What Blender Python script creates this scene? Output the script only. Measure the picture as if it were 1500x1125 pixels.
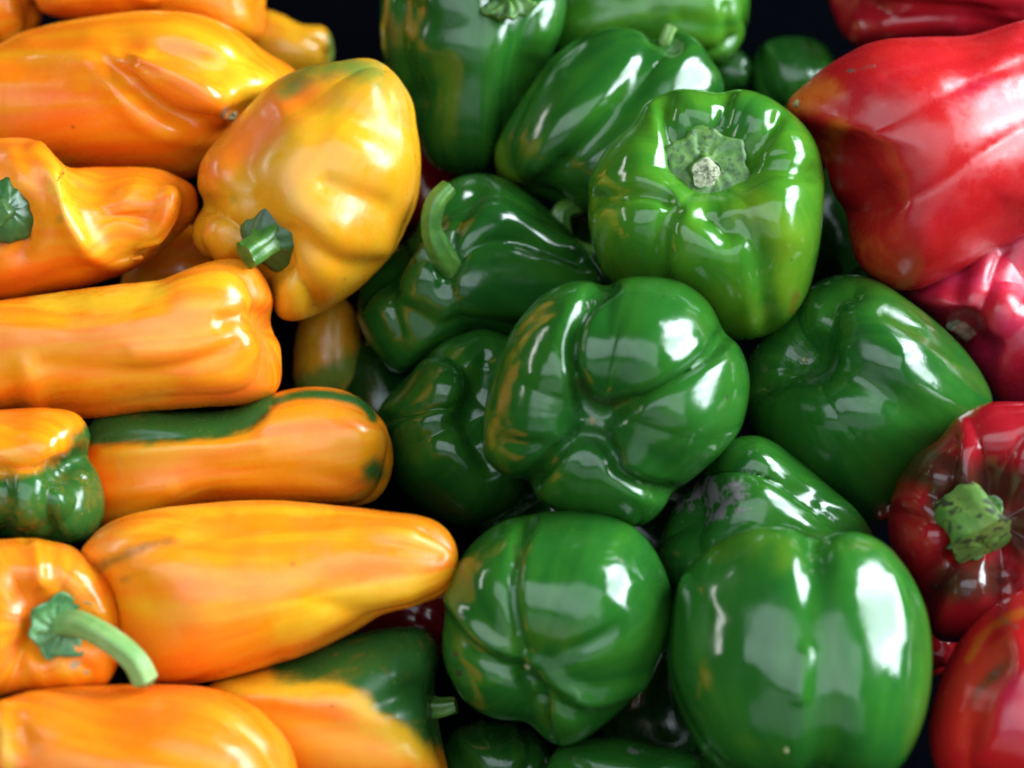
import bpy, math
import numpy as np

# ------------------------------------------------------------------ camera, world, lamps, exposure
scene = bpy.context.scene
for o in list(bpy.data.objects):
    bpy.data.objects.remove(o)
COL = scene.collection
W, H = 1500.0, 1125.0
LENS, SENSOR = 60.0, 36.0
PITCH = math.radians(52)
DIST = 0.64
FWD = np.array([0, math.cos(PITCH), -math.sin(PITCH)])
RIGHT = np.array([1.0, 0, 0])
UP = np.array([0, math.sin(PITCH), math.cos(PITCH)])
LOOK = np.array([0.0, 0.0, 0.115])                  # point of the pile at the middle of the picture
CAM = LOOK - FWD * DIST
FPX = LENS / SENSOR * W                             # focal length in photo pixels

cam_data = bpy.data.cameras.new('camera')
cam_data.lens = LENS
cam_data.sensor_width = SENSOR
cam_data.clip_start = 0.01
cam_data.clip_end = 50
cam_data.dof.use_dof = True
cam_data.dof.focus_distance = DIST - 0.028
cam_data.dof.aperture_fstop = 5.0
cam = bpy.data.objects.new('camera', cam_data)
COL.objects.link(cam)
cam.location = CAM
cam.rotation_euler = (math.radians(90) - PITCH, 0, 0)
scene.camera = cam

world = bpy.data.worlds.new('World')
scene.world = world
world.use_nodes = True
bg = world.node_tree.nodes['Background']
bg.inputs['Color'].default_value = (0.55, 0.62, 0.70, 1)
bg.inputs['Strength'].default_value = 0.02


def aim(o, target):
    from mathutils import Vector
    d = Vector(target) - o.location
    o.rotation_euler = d.to_track_quat('-Z', 'Y').to_euler()


def area(name, loc, target, sx, sy, power, color, mottling=0.0, scale=3.0, ragged=0.0, soft=0.06, level=(0.36, 0.6)):
    """lamp standing for an opening; ragged edges and mottling are the trees and stalls seen in it"""
    l = bpy.data.lights.new(name, 'AREA')
    l.shape = 'RECTANGLE'
    l.size, l.size_y = sx, sy
    l.energy = power
    l.color = color
    if mottling > 0:
        l.use_nodes = True
        nt = l.node_tree
        em = nt.nodes['Emission']
        geo = nt.nodes.new('ShaderNodeNewGeometry')

        def mnode(op, a, b=None):
            n = nt.nodes.new('ShaderNodeMath')
            n.operation = op
            for sk, v in ((n.inputs[0], a), (n.inputs[1], b)):
                if v is None:
                    continue
                if isinstance(v, bpy.types.NodeSocket):
                    nt.links.new(v, sk)
                else:
                    sk.default_value = v
            return n.outputs[0]

        def noise(sc, det):
            n = nt.nodes.new('ShaderNodeTexNoise')
            n.inputs['Scale'].default_value = sc
            n.inputs['Detail'].default_value = det
            mp = nt.nodes.new('ShaderNodeMapping')
            mp.inputs['Scale'].default_value = (sx, sy, 1)
            nt.links.new(geo.outputs['Parametric'], mp.inputs['Vector'])
            nt.links.new(mp.outputs[0], n.inputs['Vector'])
            return n.outputs['Fac']

        def ramp(v, a, b, c, d):
            mr = nt.nodes.new('ShaderNodeMapRange')
            mr.interpolation_type = 'SMOOTHSTEP'
            for k_, x in (('From Min', a), ('From Max', b), ('To Min', c), ('To Max', d)):
                mr.inputs[k_].default_value = x
            nt.links.new(v, mr.inputs['Value'])
            return mr.outputs['Result']
        st = ramp(noise(scale, 3), level[0], level[1], 1 - mottling, 1.0)
        if ragged > 0:
            sep = nt.nodes.new('ShaderNodeSeparateXYZ')
            nt.links.new(geo.outputs['Parametric'], sep.inputs[0])
            u, v = sep.outputs[0], sep.outputs[1]
            e = mnode('MINIMUM', mnode('MULTIPLY', mnode('MINIMUM', u, mnode('SUBTRACT', 1.0, u)), sx),
                      mnode('MULTIPLY', mnode('MINIMUM', v, mnode('SUBTRACT', 1.0, v)), sy))
            e = mnode('ADD', e, mnode('MULTIPLY', mnode('SUBTRACT', noise(scale * 2.2, 4), 0.55), ragged))
            st = mnode('MULTIPLY', st, ramp(e, 0.0, soft, 0.0, 1.0))
        nt.links.new(st, em.inputs['Strength'])
    o = bpy.data.objects.new(name, l)
    COL.objects.link(o)
    o.location = loc
    aim(o, target)
    return o


# open bright side of the stall to the right
area('open_side_lamp', (1.34, 0.36, 0.80), (0, 0, 0.1), 1.45, 1.05, 104.0, (0.80, 0.94, 1.0), 0.45, 2.0, 0.45, 0.12, (0.38, 0.56))
# open sky above and behind the photographer, past the edge of the awning
area('overhead_sky_lamp', (-0.1, -0.50, 1.60), (0, 0.0, 0.1), 3.0, 1.35, 32.0, (0.78, 0.91, 1.0), 0.25, 0.9, 0.25, 0.2)
# dimmer shaded street below it
area('street_side_lamp', (-0.1, -1.35, 0.92), (0, 0.0, 0.1), 3.2, 1.2, 9.0, (0.80, 0.92, 1.0), 0.3, 0.9, 0.25, 0.3)
# long narrow opening on the left
area('left_opening_lamp', (-1.15, 0.45, 0.62), (0, 0, 0.1), 0.9, 0.10, 2.2, (1.0, 0.98, 0.96))

vs = scene.view_settings
vs.view_transform = 'Standard'
vs.look = 'None'
vs.exposure = 0.55
vs.gamma = 1.0
scene.render.engine = 'CYCLES'
scene.cycles.use_denoising = True
scene.cycles.max_bounces = 5
scene.cycles.use_adaptive_sampling = True
scene.cycles.adaptive_threshold = 0.025
scene.cycles.pixel_filter_type = 'BLACKMAN_HARRIS'
scene.cycles.filter_width = 2.0

# ------------------------------------------------------------------ where things stand
TILT = math.radians(12)                             # the display slopes down towards the customer
TN = np.array([0, -math.sin(TILT), math.cos(TILT)])  # its normal
TY = np.array([0, math.cos(TILT), math.sin(TILT)])
HMID = 0.095
T0 = LOOK - TN * HMID                               # point of the display under the look point


def ray(px, py):
    return FWD + RIGHT * ((px - W / 2) / FPX) - UP * ((py - H / 2) / FPX)


def at(px, py, h):
    """point at height h above the display that the photo shows at (px, py)"""
    d = ray(px, py)
    t = ((T0 + TN * h - CAM) @ TN) / (d @ TN)
    return CAM + d * t


def project(P):
    q = P - CAM
    z = q @ FWD
    return np.stack([W / 2 + (q @ RIGHT) / z * FPX, H / 2 - (q @ UP) / z * FPX], -1), z


# ------------------------------------------------------------------ mesh helpers
def link(name, me, mat, parent=None, loc=None):
    o = bpy.data.objects.new(name, me)
    COL.objects.link(o)
    if mat is not None:
        me.materials.append(mat)
    if loc is not None:
        o.location = loc
    if parent is not None:
        o.parent = parent
    return o


def mesh_from(name, V, F, smooth=True):
    me = bpy.data.meshes.new(name)
    me.from_pydata([tuple(v) for v in V], [], F)
    if smooth:
        me.shade_smooth()
    me.update()
    return me


def smoothstep(a, b, x):
    t = np.clip((x - a) / (b - a), 0, 1)
    return t * t * (3 - 2 * t)


def spline(pts, n=12, closed=False):
    """Catmull-Rom through the points"""
    P = np.array(pts, float)
    N = len(P)
    out = []
    rng_ = range(N if closed else N - 1)
    for i in rng_:
        if closed:
            p0, p1, p2, p3 = P[(i - 1) % N], P[i], P[(i + 1) % N], P[(i + 2) % N]
        else:
            p0, p1, p2, p3 = P[max(i - 1, 0)], P[i], P[i + 1], P[min(i + 2, N - 1)]
        for k in range(n):
            t = k / n
            out.append(0.5 * ((2 * p1) + (-p0 + p2) * t + (2 * p0 - 5 * p1 + 4 * p2 - p3) * t * t
                              + (-p0 + 3 * p1 - 3 * p2 + p3) * t ** 3))
    if not closed:
        out.append(P[-1])
    return np.array(out)


def poly_dist(Q, pts):
    """distance and signed side of points Q (n,2) to a polyline"""
    pts = np.array(pts, float)
    if len(pts) == 1:
        d = np.linalg.norm(Q - pts[0], axis=1)
        return d, d
    if len(pts) > 2:
        pts = spline(pts, 6)
    best = np.full(len(Q), 1e9)
    side = np.zeros(len(Q))
    for a, b in zip(pts[:-1], pts[1:]):
        ab = b - a
        L2 = ab @ ab
        if L2 < 1e-9:
            continue
        t = np.clip(((Q - a) @ ab) / L2, 0, 1)
        pr = a + t[:, None] * ab
        d = np.linalg.norm(Q - pr, axis=1)
        cr = ab[0] * (Q[:, 1] - a[1]) - ab[1] * (Q[:, 0] - a[0])
        m = d < best
        best[m] = d[m]
        side[m] = np.sign(cr[m])
    return best, best * side


def in_poly(Q, pts):
    pts = spline(pts, 6, True)
    x, y = Q[:, 0], Q[:, 1]
    ins = np.zeros(len(Q), bool)
    for a, b in zip(pts, np.roll(pts, -1, 0)):
        c = (a[1] > y) != (b[1] > y)
        xi = a[0] + (y - a[1]) / (b[1] - a[1] + 1e-12) * (b[0] - a[0])
        ins ^= c & (x < xi)
    return ins


def along_line(Q, pts):
    """how far along the polyline (0..1) the nearest point lies"""
    pts = np.array(pts, float)
    if len(pts) == 1:
        return np.full(len(Q), 0.5)
    pts = spline(pts, 6) if len(pts) > 2 else pts
    seg = np.linalg.norm(np.diff(pts, axis=0), axis=1)
    cum = np.concatenate([[0], np.cumsum(seg)])
    best, out = np.full(len(Q), 1e9), np.zeros(len(Q))
    for i, (a, b) in enumerate(zip(pts[:-1], pts[1:])):
        ab = b - a
        t = np.clip(((Q - a) @ ab) / max(ab @ ab, 1e-9), 0, 1)
        d = np.linalg.norm(Q - a - t[:, None] * ab, axis=1)
        mk = d < best
        best[mk] = d[mk]
        out[mk] = ((cum[i] + t * seg[i]) / cum[-1])[mk]
    return out


def grid_normals(P):
    """P (nu, nv, 3), wrapped in u"""
    du = np.roll(P, -1, 0) - np.roll(P, 1, 0)
    dv = np.empty_like(P)
    dv[:, 1:-1] = P[:, 2:] - P[:, :-2]
    dv[:, 0] = P[:, 1] - P[:, 0]
    dv[:, -1] = P[:, -1] - P[:, -2]
    n = np.cross(dv, du)
    for e, s in ((0, 1), (-1, -2)):
        n[:, e] = n[:, s].mean(0)
    l = np.linalg.norm(n, axis=-1, keepdims=True)
    return n / np.maximum(l, 1e-12)


def waves(P, rng, n, fmin, fmax):
    out = np.zeros(P.shape[:-1])
    for _ in range(n):
        d = rng.normal(size=3)
        d /= np.linalg.norm(d)
        f = rng.uniform(fmin, fmax)
        out += np.sin(P @ d * f + rng.uniform(0, 6.28)) / f * fmin
    return out / math.sqrt(n)


def base_pepper(nu, nv, L=2.0, prof=((0, 1), (1, 1)), boxy=0.72, lobes=(0, 90, 180, 270), lobe=0.10,
                crease=0.06, crease_w=0.16, top=0.35, top_w=0.42, tip=0.22, tip_w=0.35, ext=(), bend=0.0,
                noise=0.05, seed=1, crease_mid=0.5):
    rng = np.random.default_rng(seed)
    u = np.arange(nu) / nu * 2 * math.pi
    t = np.linspace(0, math.pi, nv)
    U, T = np.meshgrid(u, t, indexing='ij')
    st, ct = np.sin(T), np.cos(T)
    r0 = np.abs(st) ** boxy
    r0[:, 0] = r0[:, -1] = 0
    z0 = np.sign(ct) * np.abs(ct) ** boxy * L / 2
    s = (1 - z0 / (L / 2)) / 2
    pr = np.array(prof, float)
    if len(pr) > 2:
        pr = spline(pr, 10)
    R = np.interp(s, pr[:, 0], pr[:, 1])
    r = r0 * R
    z = z0 - top * np.exp(-(r / top_w) ** 2) * smoothstep(0.55, 0.35, s) \
        + tip * np.exp(-(r / tip_w) ** 2) * smoothstep(0.5, 0.75, s)
    lv = np.sort(np.radians(np.array(lobes, float)) % (2 * math.pi))
    n = len(lv)
    d = np.full_like(U, 9.0)
    half = np.full_like(U, 1.0)
    extv = np.zeros_like(U)
    for i in range(n):                              # sector between valley i and i+1
        a, b = lv[i], lv[(i + 1) % n]
        w = (b - a) % (2 * math.pi)
        if w == 0:
            w = 2 * math.pi
        rel = (U - a) % (2 * math.pi)
        m = rel < w
        dd = np.minimum(rel, w - rel)
        d[m] = dd[m]
        half[m] = w / 2
        if len(ext):
            extv[m] = ext[i % len(ext)]
    B = np.sin(np.clip(d / half, 0, 1) * math.pi / 2) ** 0.85
    z = z - extv * B * smoothstep(0.45, 1.0, s) * smoothstep(0.05, 0.5, r)
    P = np.stack([r * np.cos(U), r * np.sin(U), z], -1)
    N = grid_normals(P)
    if (N[nu // 4, nv // 2] @ P[nu // 4, nv // 2]) < 0:
        N = -N
    env = smoothstep(0.0, 0.45, r)
    endw = crease_mid + (1 - crease_mid) * np.abs(2 * s - 1) ** 2
    disp = lobe * (B - 0.6) * env * endw - crease * np.exp(-(d * r / crease_w) ** 2) * env * endw
    disp += noise * waves(P, rng, 7, 1.3, 3.5) + noise * 0.25 * waves(P, rng, 9, 5, 10)
    P = P + N * disp[..., None]
    P[:, 0] = P[:, 0].mean(0)
    P[:, -1] = P[:, -1].mean(0)
    P[..., 0] += bend * (P[..., 2] ** 2 - (L / 2) ** 2 * 0.4)
    return P, U, s


_faces = {}


class Pepper:
    """a pepper shaped in metres around its own centre, facing the way its axis says"""

    def __init__(self, outline, h, axis, roll=0, center=None, nu=160, nv=128, thick=1.0, fit=True,
                 strokes=(), paint=(), **kw):
        ol = spline(outline, 10, True)
        if center is None:
            center = (ol.max(0) + ol.min(0)) / 2
        c = np.array(center, float)
        C = at(c[0], c[1], h)
        depth = (C - CAM) @ FWD
        k = depth / FPX                                # metres per photo pixel there
        P, U, s = base_pepper(nu, nv, **kw)
        ax = RIGHT * axis[0] + UP * axis[1] - FWD * axis[2]
        ax = ax / np.linalg.norm(ax)
        zl = -ax
        ref = -FWD if abs(zl @ FWD) < 0.8 else UP
        xl = ref - zl * (ref @ zl)
        xl /= np.linalg.norm(xl)
        yl = np.cross(zl, xl)
        cr, sr = math.cos(math.radians(roll)), math.sin(math.radians(roll))
        x2, y2 = xl * cr + yl * sr, yl * cr - xl * sr
        P = P[..., 0:1] * x2 + P[..., 1:2] * y2 + P[..., 2:3] * zl
        sh = P.shape
        P = P.reshape(-1, 3)
        X, Y, T = P @ RIGHT, P @ UP, -(P @ FWD)
        X -= (X.max() + X.min()) / 2
        Y -= (Y.max() + Y.min()) / 2
        T -= (T.max() + T.min()) / 2
        # outline in polar form about the centre
        rel = ol - c
        ang = np.arctan2(-rel[:, 1], rel[:, 0])
        rad = np.hypot(rel[:, 0], rel[:, 1])
        nb = 180
        bins = (np.arange(nb) + 0.5) / nb * 2 * math.pi - math.pi

        def polar(a, rr):
            dense_a, dense_r = a, rr
            out = np.zeros(nb)
            idx = np.clip(((dense_a + math.pi) / (2 * math.pi) * nb).astype(int), 0, nb - 1)
            np.maximum.at(out, idx, dense_r)
            good = out > 0
            out = np.interp(bins, bins[good], out[good], period=2 * math.pi)
            return out

        o2 = []
        for i in range(len(ol)):
            a, b = ol[i] - c, ol[(i + 1) % len(ol)] - c
            for q in range(6):
                o2.append(a + (b - a) * q / 6)
        o2 = np.array(o2)
        Rt = polar(np.arctan2(-o2[:, 1], o2[:, 0]), np.hypot(o2[:, 0], o2[:, 1]))

        def smooth(a, n):
            ker = np.hanning(n + 2)[1:-1]
            ker /= ker.sum()
            e = np.concatenate([a[-n:], a, a[:n]])
            return np.convolve(e, ker, 'same')[n:-n]
        Rt = smooth(Rt, 5)
        Rm = polar(np.arctan2(Y, X), np.hypot(X, Y))
        sc = Rt.mean() / Rm.mean() * k
        X, Y, T = X * sc, Y * sc, T * sc * thick
        if fit:
            for it in range(4):
                P = C + X[:, None] * RIGHT + Y[:, None] * UP - T[:, None] * FWD
                q, _ = project(P)
                q = q - c
                a, rr = np.arctan2(-q[:, 1], q[:, 0]), np.hypot(q[:, 0], q[:, 1])
                Rm = smooth(polar(a, rr), 5)
                ratio = smooth(Rt / Rm, 5)
                m = ratio.mean()
                f = np.interp(a, bins, ratio, period=2 * math.pi)
                Rv = np.interp(a, bins, Rm, period=2 * math.pi)
                w = smoothstep(0.0, 0.8, rr / Rv)
                f = m + (f - m) * w
                X, Y = X * f, Y * f
        P = C + X[:, None] * RIGHT + Y[:, None] * UP - T[:, None] * FWD
        P = P.reshape(sh)
        Nn = grid_normals(P)
        mid = P.mean((0, 1))
        if ((Nn * (P - mid)).sum()) < 0:
            Nn = -Nn
            flip = True
        else:
            flip = False
        P_before = P.copy()
        # pinches, folds and ridges, given where the photo shows them
        for st in strokes:
            kind, pts, wd, amp = st
            q, _ = project(P.reshape(-1, 3))
            view = CAM - P.reshape(-1, 3)
            view /= np.linalg.norm(view, axis=1, keepdims=True)
            front = smoothstep(-0.15, 0.35, (Nn.reshape(-1, 3) * view).sum(1))
            dd, sd = poly_dist(q, pts)
            tap = 1.0
            if kind[-1] == 't':                        # fades out at both ends
                tt = along_line(q, pts)
                tap = smoothstep(0, 0.4, tt) * smoothstep(1, 0.6, tt)
                kind = kind[:-1]
            if kind == 'g':                            # valley (negative) or ridge (positive)
                w = np.exp(-(dd / wd) ** 2)
            elif kind == 'v':                          # sharp valley
                w = np.exp(-np.abs(dd / wd) ** 1.1)
            else:                                      # fold: high on one side, low on the other
                w = -(sd / wd) * np.exp(-(sd / wd) ** 2) * 2.0
                w *= np.exp(-np.maximum(dd - 3 * wd, 0) / wd)
            disp = (w * tap * front * amp * k).reshape(sh[:2])
            P = P + Nn * disp[..., None]
            P[:, 0] = P[:, 0].mean(0)
            P[:, -1] = P[:, -1].mean(0)
            Nn = grid_normals(P)
            if flip:
                Nn = -Nn
        if len(strokes):                               # keep the two ends of the mesh from puckering
            D = P - P_before
            for kk in range(0, 14):
                half = int(nu * 0.5 / (kk + 1))
                if half < 2:
                    continue
                for row in (kk, nv - 1 - kk):
                    if half >= nu // 2 - 1:
                        D[:, row] = D[:, row].mean(0)
                        continue
                    ker = np.hanning(2 * half + 3)[1:-1]
                    ker /= ker.sum()
                    ext_ = np.concatenate([D[-half:, row], D[:, row], D[:half, row]])
                    D[:, row] = np.stack([np.convolve(ext_[:, c3], ker, 'valid') for c3 in range(3)], -1)
            P = P_before + D
            Nn = grid_normals(P)
            if flip:
                Nn = -Nn
        self.P, self.N, self.k, self.C, self.c = P.reshape(-1, 3), Nn.reshape(-1, 3), k, C, c
        self.U, self.s = U.reshape(-1), s.reshape(-1)
        self.nu, self.nv, self.flip = nu, nv, flip
        self.axis = ax
        q, _ = project(self.P)
        self.q = q
        col = np.zeros((len(self.P), 4))
        for ch, pts, wd, amt in paint:
            dd, _ = poly_dist(q, pts + [pts[0]] if wd < 0 else pts)
            if wd < 0:                                 # a filled patch with a border that wide
                dd = np.where(in_poly(q, pts), 0.0, dd)
            view = CAM - self.P
            view /= np.linalg.norm(view, axis=1, keepdims=True)
            fr = smoothstep(-0.5, 0.0, (self.N * view).sum(1))
            col[:, ch] = np.maximum(col[:, ch], amt * np.exp(-(dd / wd) ** 2) * fr)
        self.col = col

    def surface(self, px, py):
        """front surface point and normal at a photo pixel"""
        view = CAM - self.P
        view /= np.linalg.norm(view, axis=1, keepdims=True)
        fr = (self.N * view).sum(1) > 0.05
        d = np.hypot(self.q[:, 0] - px, self.q[:, 1] - py)
        d = np.where(fr, d, 1e6)
        i = np.argsort(d)[:6]
        return self.P[i].mean(0), self.N[i].mean(0)

    def base_point(self):
        hgt = (self.P - T0) @ TN
        i = np.argmin(hgt)
        b = self.C - TN * ((self.C - T0) @ TN - hgt[i])
        return b

    def mesh(self, origin):
        nu, nv = self.nu, self.nv
        key = (nu, nv)
        if key not in _faces:
            # compact grid with one vertex at each end
            vid = np.zeros((nu, nv), np.int32)
            vid[:, 1:-1] = 2 + np.arange(nu * (nv - 2)).reshape(nu, nv - 2)
            vid[:, 0], vid[:, -1] = 0, 1
            nxt = np.roll(vid, -1, 0)
            quads = np.stack([vid[:, 1:-2], vid[:, 2:-1], nxt[:, 2:-1], nxt[:, 1:-2]], -1).reshape(-1, 4)
            t1 = np.stack([vid[:, 0], vid[:, 1], nxt[:, 1]], -1)
            t2 = np.stack([vid[:, -2], vid[:, -1], nxt[:, -2]], -1)
            _faces[key] = (quads, np.concatenate([t1, t2]))
        quads, tris = _faces[key]

        def compact(A):
            A = A.reshape(nu, nv, -1)
            return np.concatenate([A[:, 0].mean(0)[None], A[:, -1].mean(0)[None],
                                   A[:, 1:-1].reshape(-1, A.shape[-1])])
        V = compact(self.P - origin)
        Nc = compact(self.N)
        fn = np.cross(V[quads[:, 1]] - V[quads[:, 0]], V[quads[:, 2]] - V[quads[:, 0]])
        if (fn * Nc[quads[:, 0]]).sum() < 0:
            quads, tris = quads[:, ::-1], tris[:, ::-1]
        me = bpy.data.meshes.new('pepper_flesh')
        me.vertices.add(len(V))
        me.vertices.foreach_set('co', V.astype(np.float32).ravel())
        loops = np.concatenate([quads.ravel(), tris.ravel()]).astype(np.int32)
        starts = np.concatenate([np.arange(len(quads)) * 4,
                                 len(quads) * 4 + np.arange(len(tris)) * 3]).astype(np.int32)
        me.loops.add(len(loops))
        me.loops.foreach_set('vertex_index', loops)
        me.polygons.add(len(starts))
        me.polygons.foreach_set('loop_start', starts)
        me.update(calc_edges=True)
        me.validate()
        me.shade_smooth()
        ca = me.attributes.new('paint', 'FLOAT_COLOR', 'POINT')
        ca.data.foreach_set('color', compact(self.col).astype(np.float32).ravel())
        pa = me.attributes.new('along', 'FLOAT_VECTOR', 'POINT')
        ph = compact(np.stack([np.cos(self.U), np.sin(self.U), self.s], -1))
        pa.data.foreach_set('vector', ph.astype(np.float32).ravel())
        return me


# ------------------------------------------------------------------ materials
def nodes(name):
    m = bpy.data.materials.new(name)
    m.use_nodes = True
    nt = m.node_tree
    return m, nt, nt.nodes['Principled BSDF']


def N(nt, kind, **inp):
    n = nt.nodes.new(kind)
    for k_, v in inp.items():
        key = k_.replace('_', ' ')
        if key in n.inputs:
            n.inputs[key].default_value = v
        else:
            setattr(n, k_, v)
    return n


def mixc(nt, fac, a, b):
    n = nt.nodes.new('ShaderNodeMix')
    n.data_type = 'RGBA'
    n.clamp_factor = True
    for sock, val in ((n.inputs[0], fac), (n.inputs[6], a), (n.inputs[7], b)):
        if isinstance(val, bpy.types.NodeSocket):
            nt.links.new(val, sock)
        elif isinstance(val, (int, float)):
            sock.default_value = val
        else:
            sock.default_value = (*val, 1)
    return n.outputs[2]


def maprange(nt, val, a, b, c=0.0, d=1.0, smooth=True):
    n = nt.nodes.new('ShaderNodeMapRange')
    n.interpolation_type = 'SMOOTHSTEP' if smooth else 'LINEAR'
    n.inputs['From Min'].default_value = a
    n.inputs['From Max'].default_value = b
    n.inputs['To Min'].default_value = c
    n.inputs['To Max'].default_value = d
    nt.links.new(val, n.inputs['Value'])
    return n.outputs['Result']


def math_(nt, op, a, b=None):
    n = nt.nodes.new('ShaderNodeMath')
    n.operation = op
    for sock, val in ((n.inputs[0], a), (n.inputs[1], b)):
        if val is None:
            continue
        if isinstance(val, bpy.types.NodeSocket):
            nt.links.new(val, sock)
        else:
            sock.default_value = val
    return n.outputs[0]


SKIN = {  # main, second, third; paint channels 0 green, 1 brown, 2 pale/yellow, 3 scar
    'orange': dict(a=(0.84, 0.205, 0.004), b=(0.80, 0.320, 0.006), c=(0.85, 0.135, 0.014), rough=0.27,
                   p=((0.020, 0.095, 0.014), (0.16, 0.07, 0.012), (0.74, 0.38, 0.012), (0.35, 0.24, 0.13))),
    'yellow': dict(a=(0.66, 0.265, 0.007), b=(0.60, 0.300, 0.009), c=(0.70, 0.19, 0.006), rough=0.27,
                   p=((0.13, 0.17, 0.02), (0.28, 0.12, 0.02), (0.66, 0.135, 0.008), (0.35, 0.24, 0.13))),
    'green': dict(a=(0.010, 0.070, 0.008), b=(0.019, 0.094, 0.008), c=(0.005, 0.046, 0.008), rough=0.19,
                  p=((0.055, 0.135, 0.008), (0.035, 0.035, 0.010), (0.016, 0.095, 0.012), (0.15, 0.125, 0.135))),
    'lime': dict(a=(0.034, 0.148, 0.010), b=(0.060, 0.185, 0.010), c=(0.020, 0.115, 0.010), rough=0.20,
                 p=((0.105, 0.205, 0.008), (0.12, 0.10, 0.010), (0.022, 0.13, 0.018), (0.17, 0.15, 0.13))),
    'red': dict(a=(0.47, 0.010, 0.012), b=(0.50, 0.014, 0.011), c=(0.43, 0.008, 0.022), rough=0.26,
                p=((0.52, 0.10, 0.006), (0.07, 0.025, 0.010), (0.42, 0.014, 0.055), (0.13, 0.06, 0.045))),
    'maroon': dict(a=(0.24, 0.005, 0.010), b=(0.30, 0.007, 0.010), c=(0.15, 0.004, 0.010), rough=0.17,
                   p=((0.45, 0.22, 0.02), (0.055, 0.013, 0.008), (0.32, 0.008, 0.014), (0.08, 0.055, 0.04))),
}


def skin(kind, seed, streak=1.0, rough=None, gain=1.0, scarred=False, hue=1.0):
    S = SKIN[kind]
    m, nt, bs = nodes(kind + '_pepper_skin')
    L = nt.links
    al = N(nt, 'ShaderNodeAttribute', attribute_name='along')
    tc = N(nt, 'ShaderNodeTexCoord')
    pt = N(nt, 'ShaderNodeAttribute', attribute_name='paint')
    # streaks that run from stem to tip
    mp = N(nt, 'ShaderNodeMapping')
    mp.inputs['Scale'].default_value = (1.0, 1.0, 0.35)
    mp.inputs['Location'].default_value = (seed * 3.1, seed * 1.7, seed * 0.9)
    L.new(al.outputs['Vector'], mp.inputs['Vector'])
    st = N(nt, 'ShaderNodeTexNoise', Scale=4.2, Detail=3.0, Roughness=0.55, Distortion=0.3)
    L.new(mp.outputs[0], st.inputs['Vector'])
    mo = N(nt, 'ShaderNodeMapping')
    mo.inputs['Location'].default_value = (seed * 1.3, seed * 0.7, seed * 2.9)
    L.new(tc.outputs['Object'], mo.inputs['Vector'])
    blot = N(nt, 'ShaderNodeTexNoise', Scale=32.0, Detail=3.5, Roughness=0.6)
    L.new(mo.outputs[0], blot.inputs['Vector'])
    f1 = maprange(nt, st.outputs['Fac'], 0.34, 0.70)
    f2 = maprange(nt, blot.outputs['Fac'], 0.45, 0.78, 0, 0.6)
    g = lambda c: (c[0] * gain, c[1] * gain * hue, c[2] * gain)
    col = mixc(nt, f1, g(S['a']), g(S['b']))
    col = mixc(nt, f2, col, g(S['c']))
    # colour changes of the ripening skin, with ragged streaky borders
    sep = N(nt, 'ShaderNodeSeparateColor')
    L.new(pt.outputs['Color'], sep.inputs[0])
    wob = math_(nt, 'MULTIPLY', math_(nt, 'SUBTRACT', st.outputs['Fac'], 0.5), 0.30)
    wob2 = math_(nt, 'MULTIPLY', math_(nt, 'SUBTRACT', blot.outputs['Fac'], 0.5), 0.75)
    rg = N(nt, 'ShaderNodeTexNoise', Scale=80.0, Detail=4.0, Roughness=0.7)
    L.new(mo.outputs[0], rg.inputs['Vector'])
    wob3 = math_(nt, 'MULTIPLY', math_(nt, 'SUBTRACT', rg.outputs['Fac'], 0.5), 0.9)
    wsum = math_(nt, 'ADD', math_(nt, 'ADD', wob, wob2), wob3)
    for i, src in ((2, sep.outputs[2]), (0, sep.outputs[0]), (1, sep.outputs[1])):
        on = maprange(nt, src, 0.02, 0.2)
        f = maprange(nt, math_(nt, 'ADD', src, math_(nt, 'MULTIPLY', wsum, on)), 0.12, 0.88)
        col = mixc(nt, f, col, S['p'][i])
    scar = None
    if scarred:
        # scars: rough, flaky
        fl = N(nt, 'ShaderNodeTexNoise', Scale=190.0, Detail=5.0, Roughness=0.65)
        L.new(tc.outputs['Object'], fl.inputs['Vector'])
        on = maprange(nt, pt.outputs['Alpha'], 0.02, 0.2)
        sc_in = math_(nt, 'ADD', pt.outputs['Alpha'],
                      math_(nt, 'MULTIPLY', on, math_(nt, 'MULTIPLY', math_(nt, 'SUBTRACT', fl.outputs['Fac'], 0.5), 2.4)))
        scar = maprange(nt, sc_in, 0.40, 0.85)
        col = mixc(nt, scar, col, S['p'][3])
    # tiny pale pores
    vo = N(nt, 'ShaderNodeTexVoronoi', Scale=320.0)
    L.new(tc.outputs['Object'], vo.inputs['Vector'])
    pore = maprange(nt, vo.outputs['Distance'], 0.0, 0.15, 0.28, 0.0)
    col = mixc(nt, pore, col, tuple(min(1, v * 1.6 + 0.03) for v in S['b']))
    # a few small brown freckles and dings
    fv = N(nt, 'ShaderNodeTexVoronoi', Scale=95.0, Randomness=1.0)
    L.new(mo.outputs[0], fv.inputs['Vector'])
    fs = N(nt, 'ShaderNodeSeparateColor')
    L.new(fv.outputs['Color'], fs.inputs[0])
    fk = math_(nt, 'MULTIPLY', maprange(nt, fv.outputs['Distance'], 0.05, 0.11, 1.0, 0.0),
               maprange(nt, fs.outputs[0], 0.90, 0.97, 0.0, 0.75))
    col = mixc(nt, fk, col, tuple(v * 0.30 + 0.012 for v in S['a']))
    L.new(col, bs.inputs['Base Color'])
    r0 = S['rough'] if rough is None else rough
    rr = maprange(nt, rg.outputs['Fac'], 0.38, 0.68, r0 * 0.75, r0 * 1.55)
    if scarred:
        rr = math_(nt, 'ADD', rr, math_(nt, 'MULTIPLY', scar, 0.4))
    L.new(rr, bs.inputs['Roughness'])
    bs.inputs['IOR'].default_value = 1.5
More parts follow.
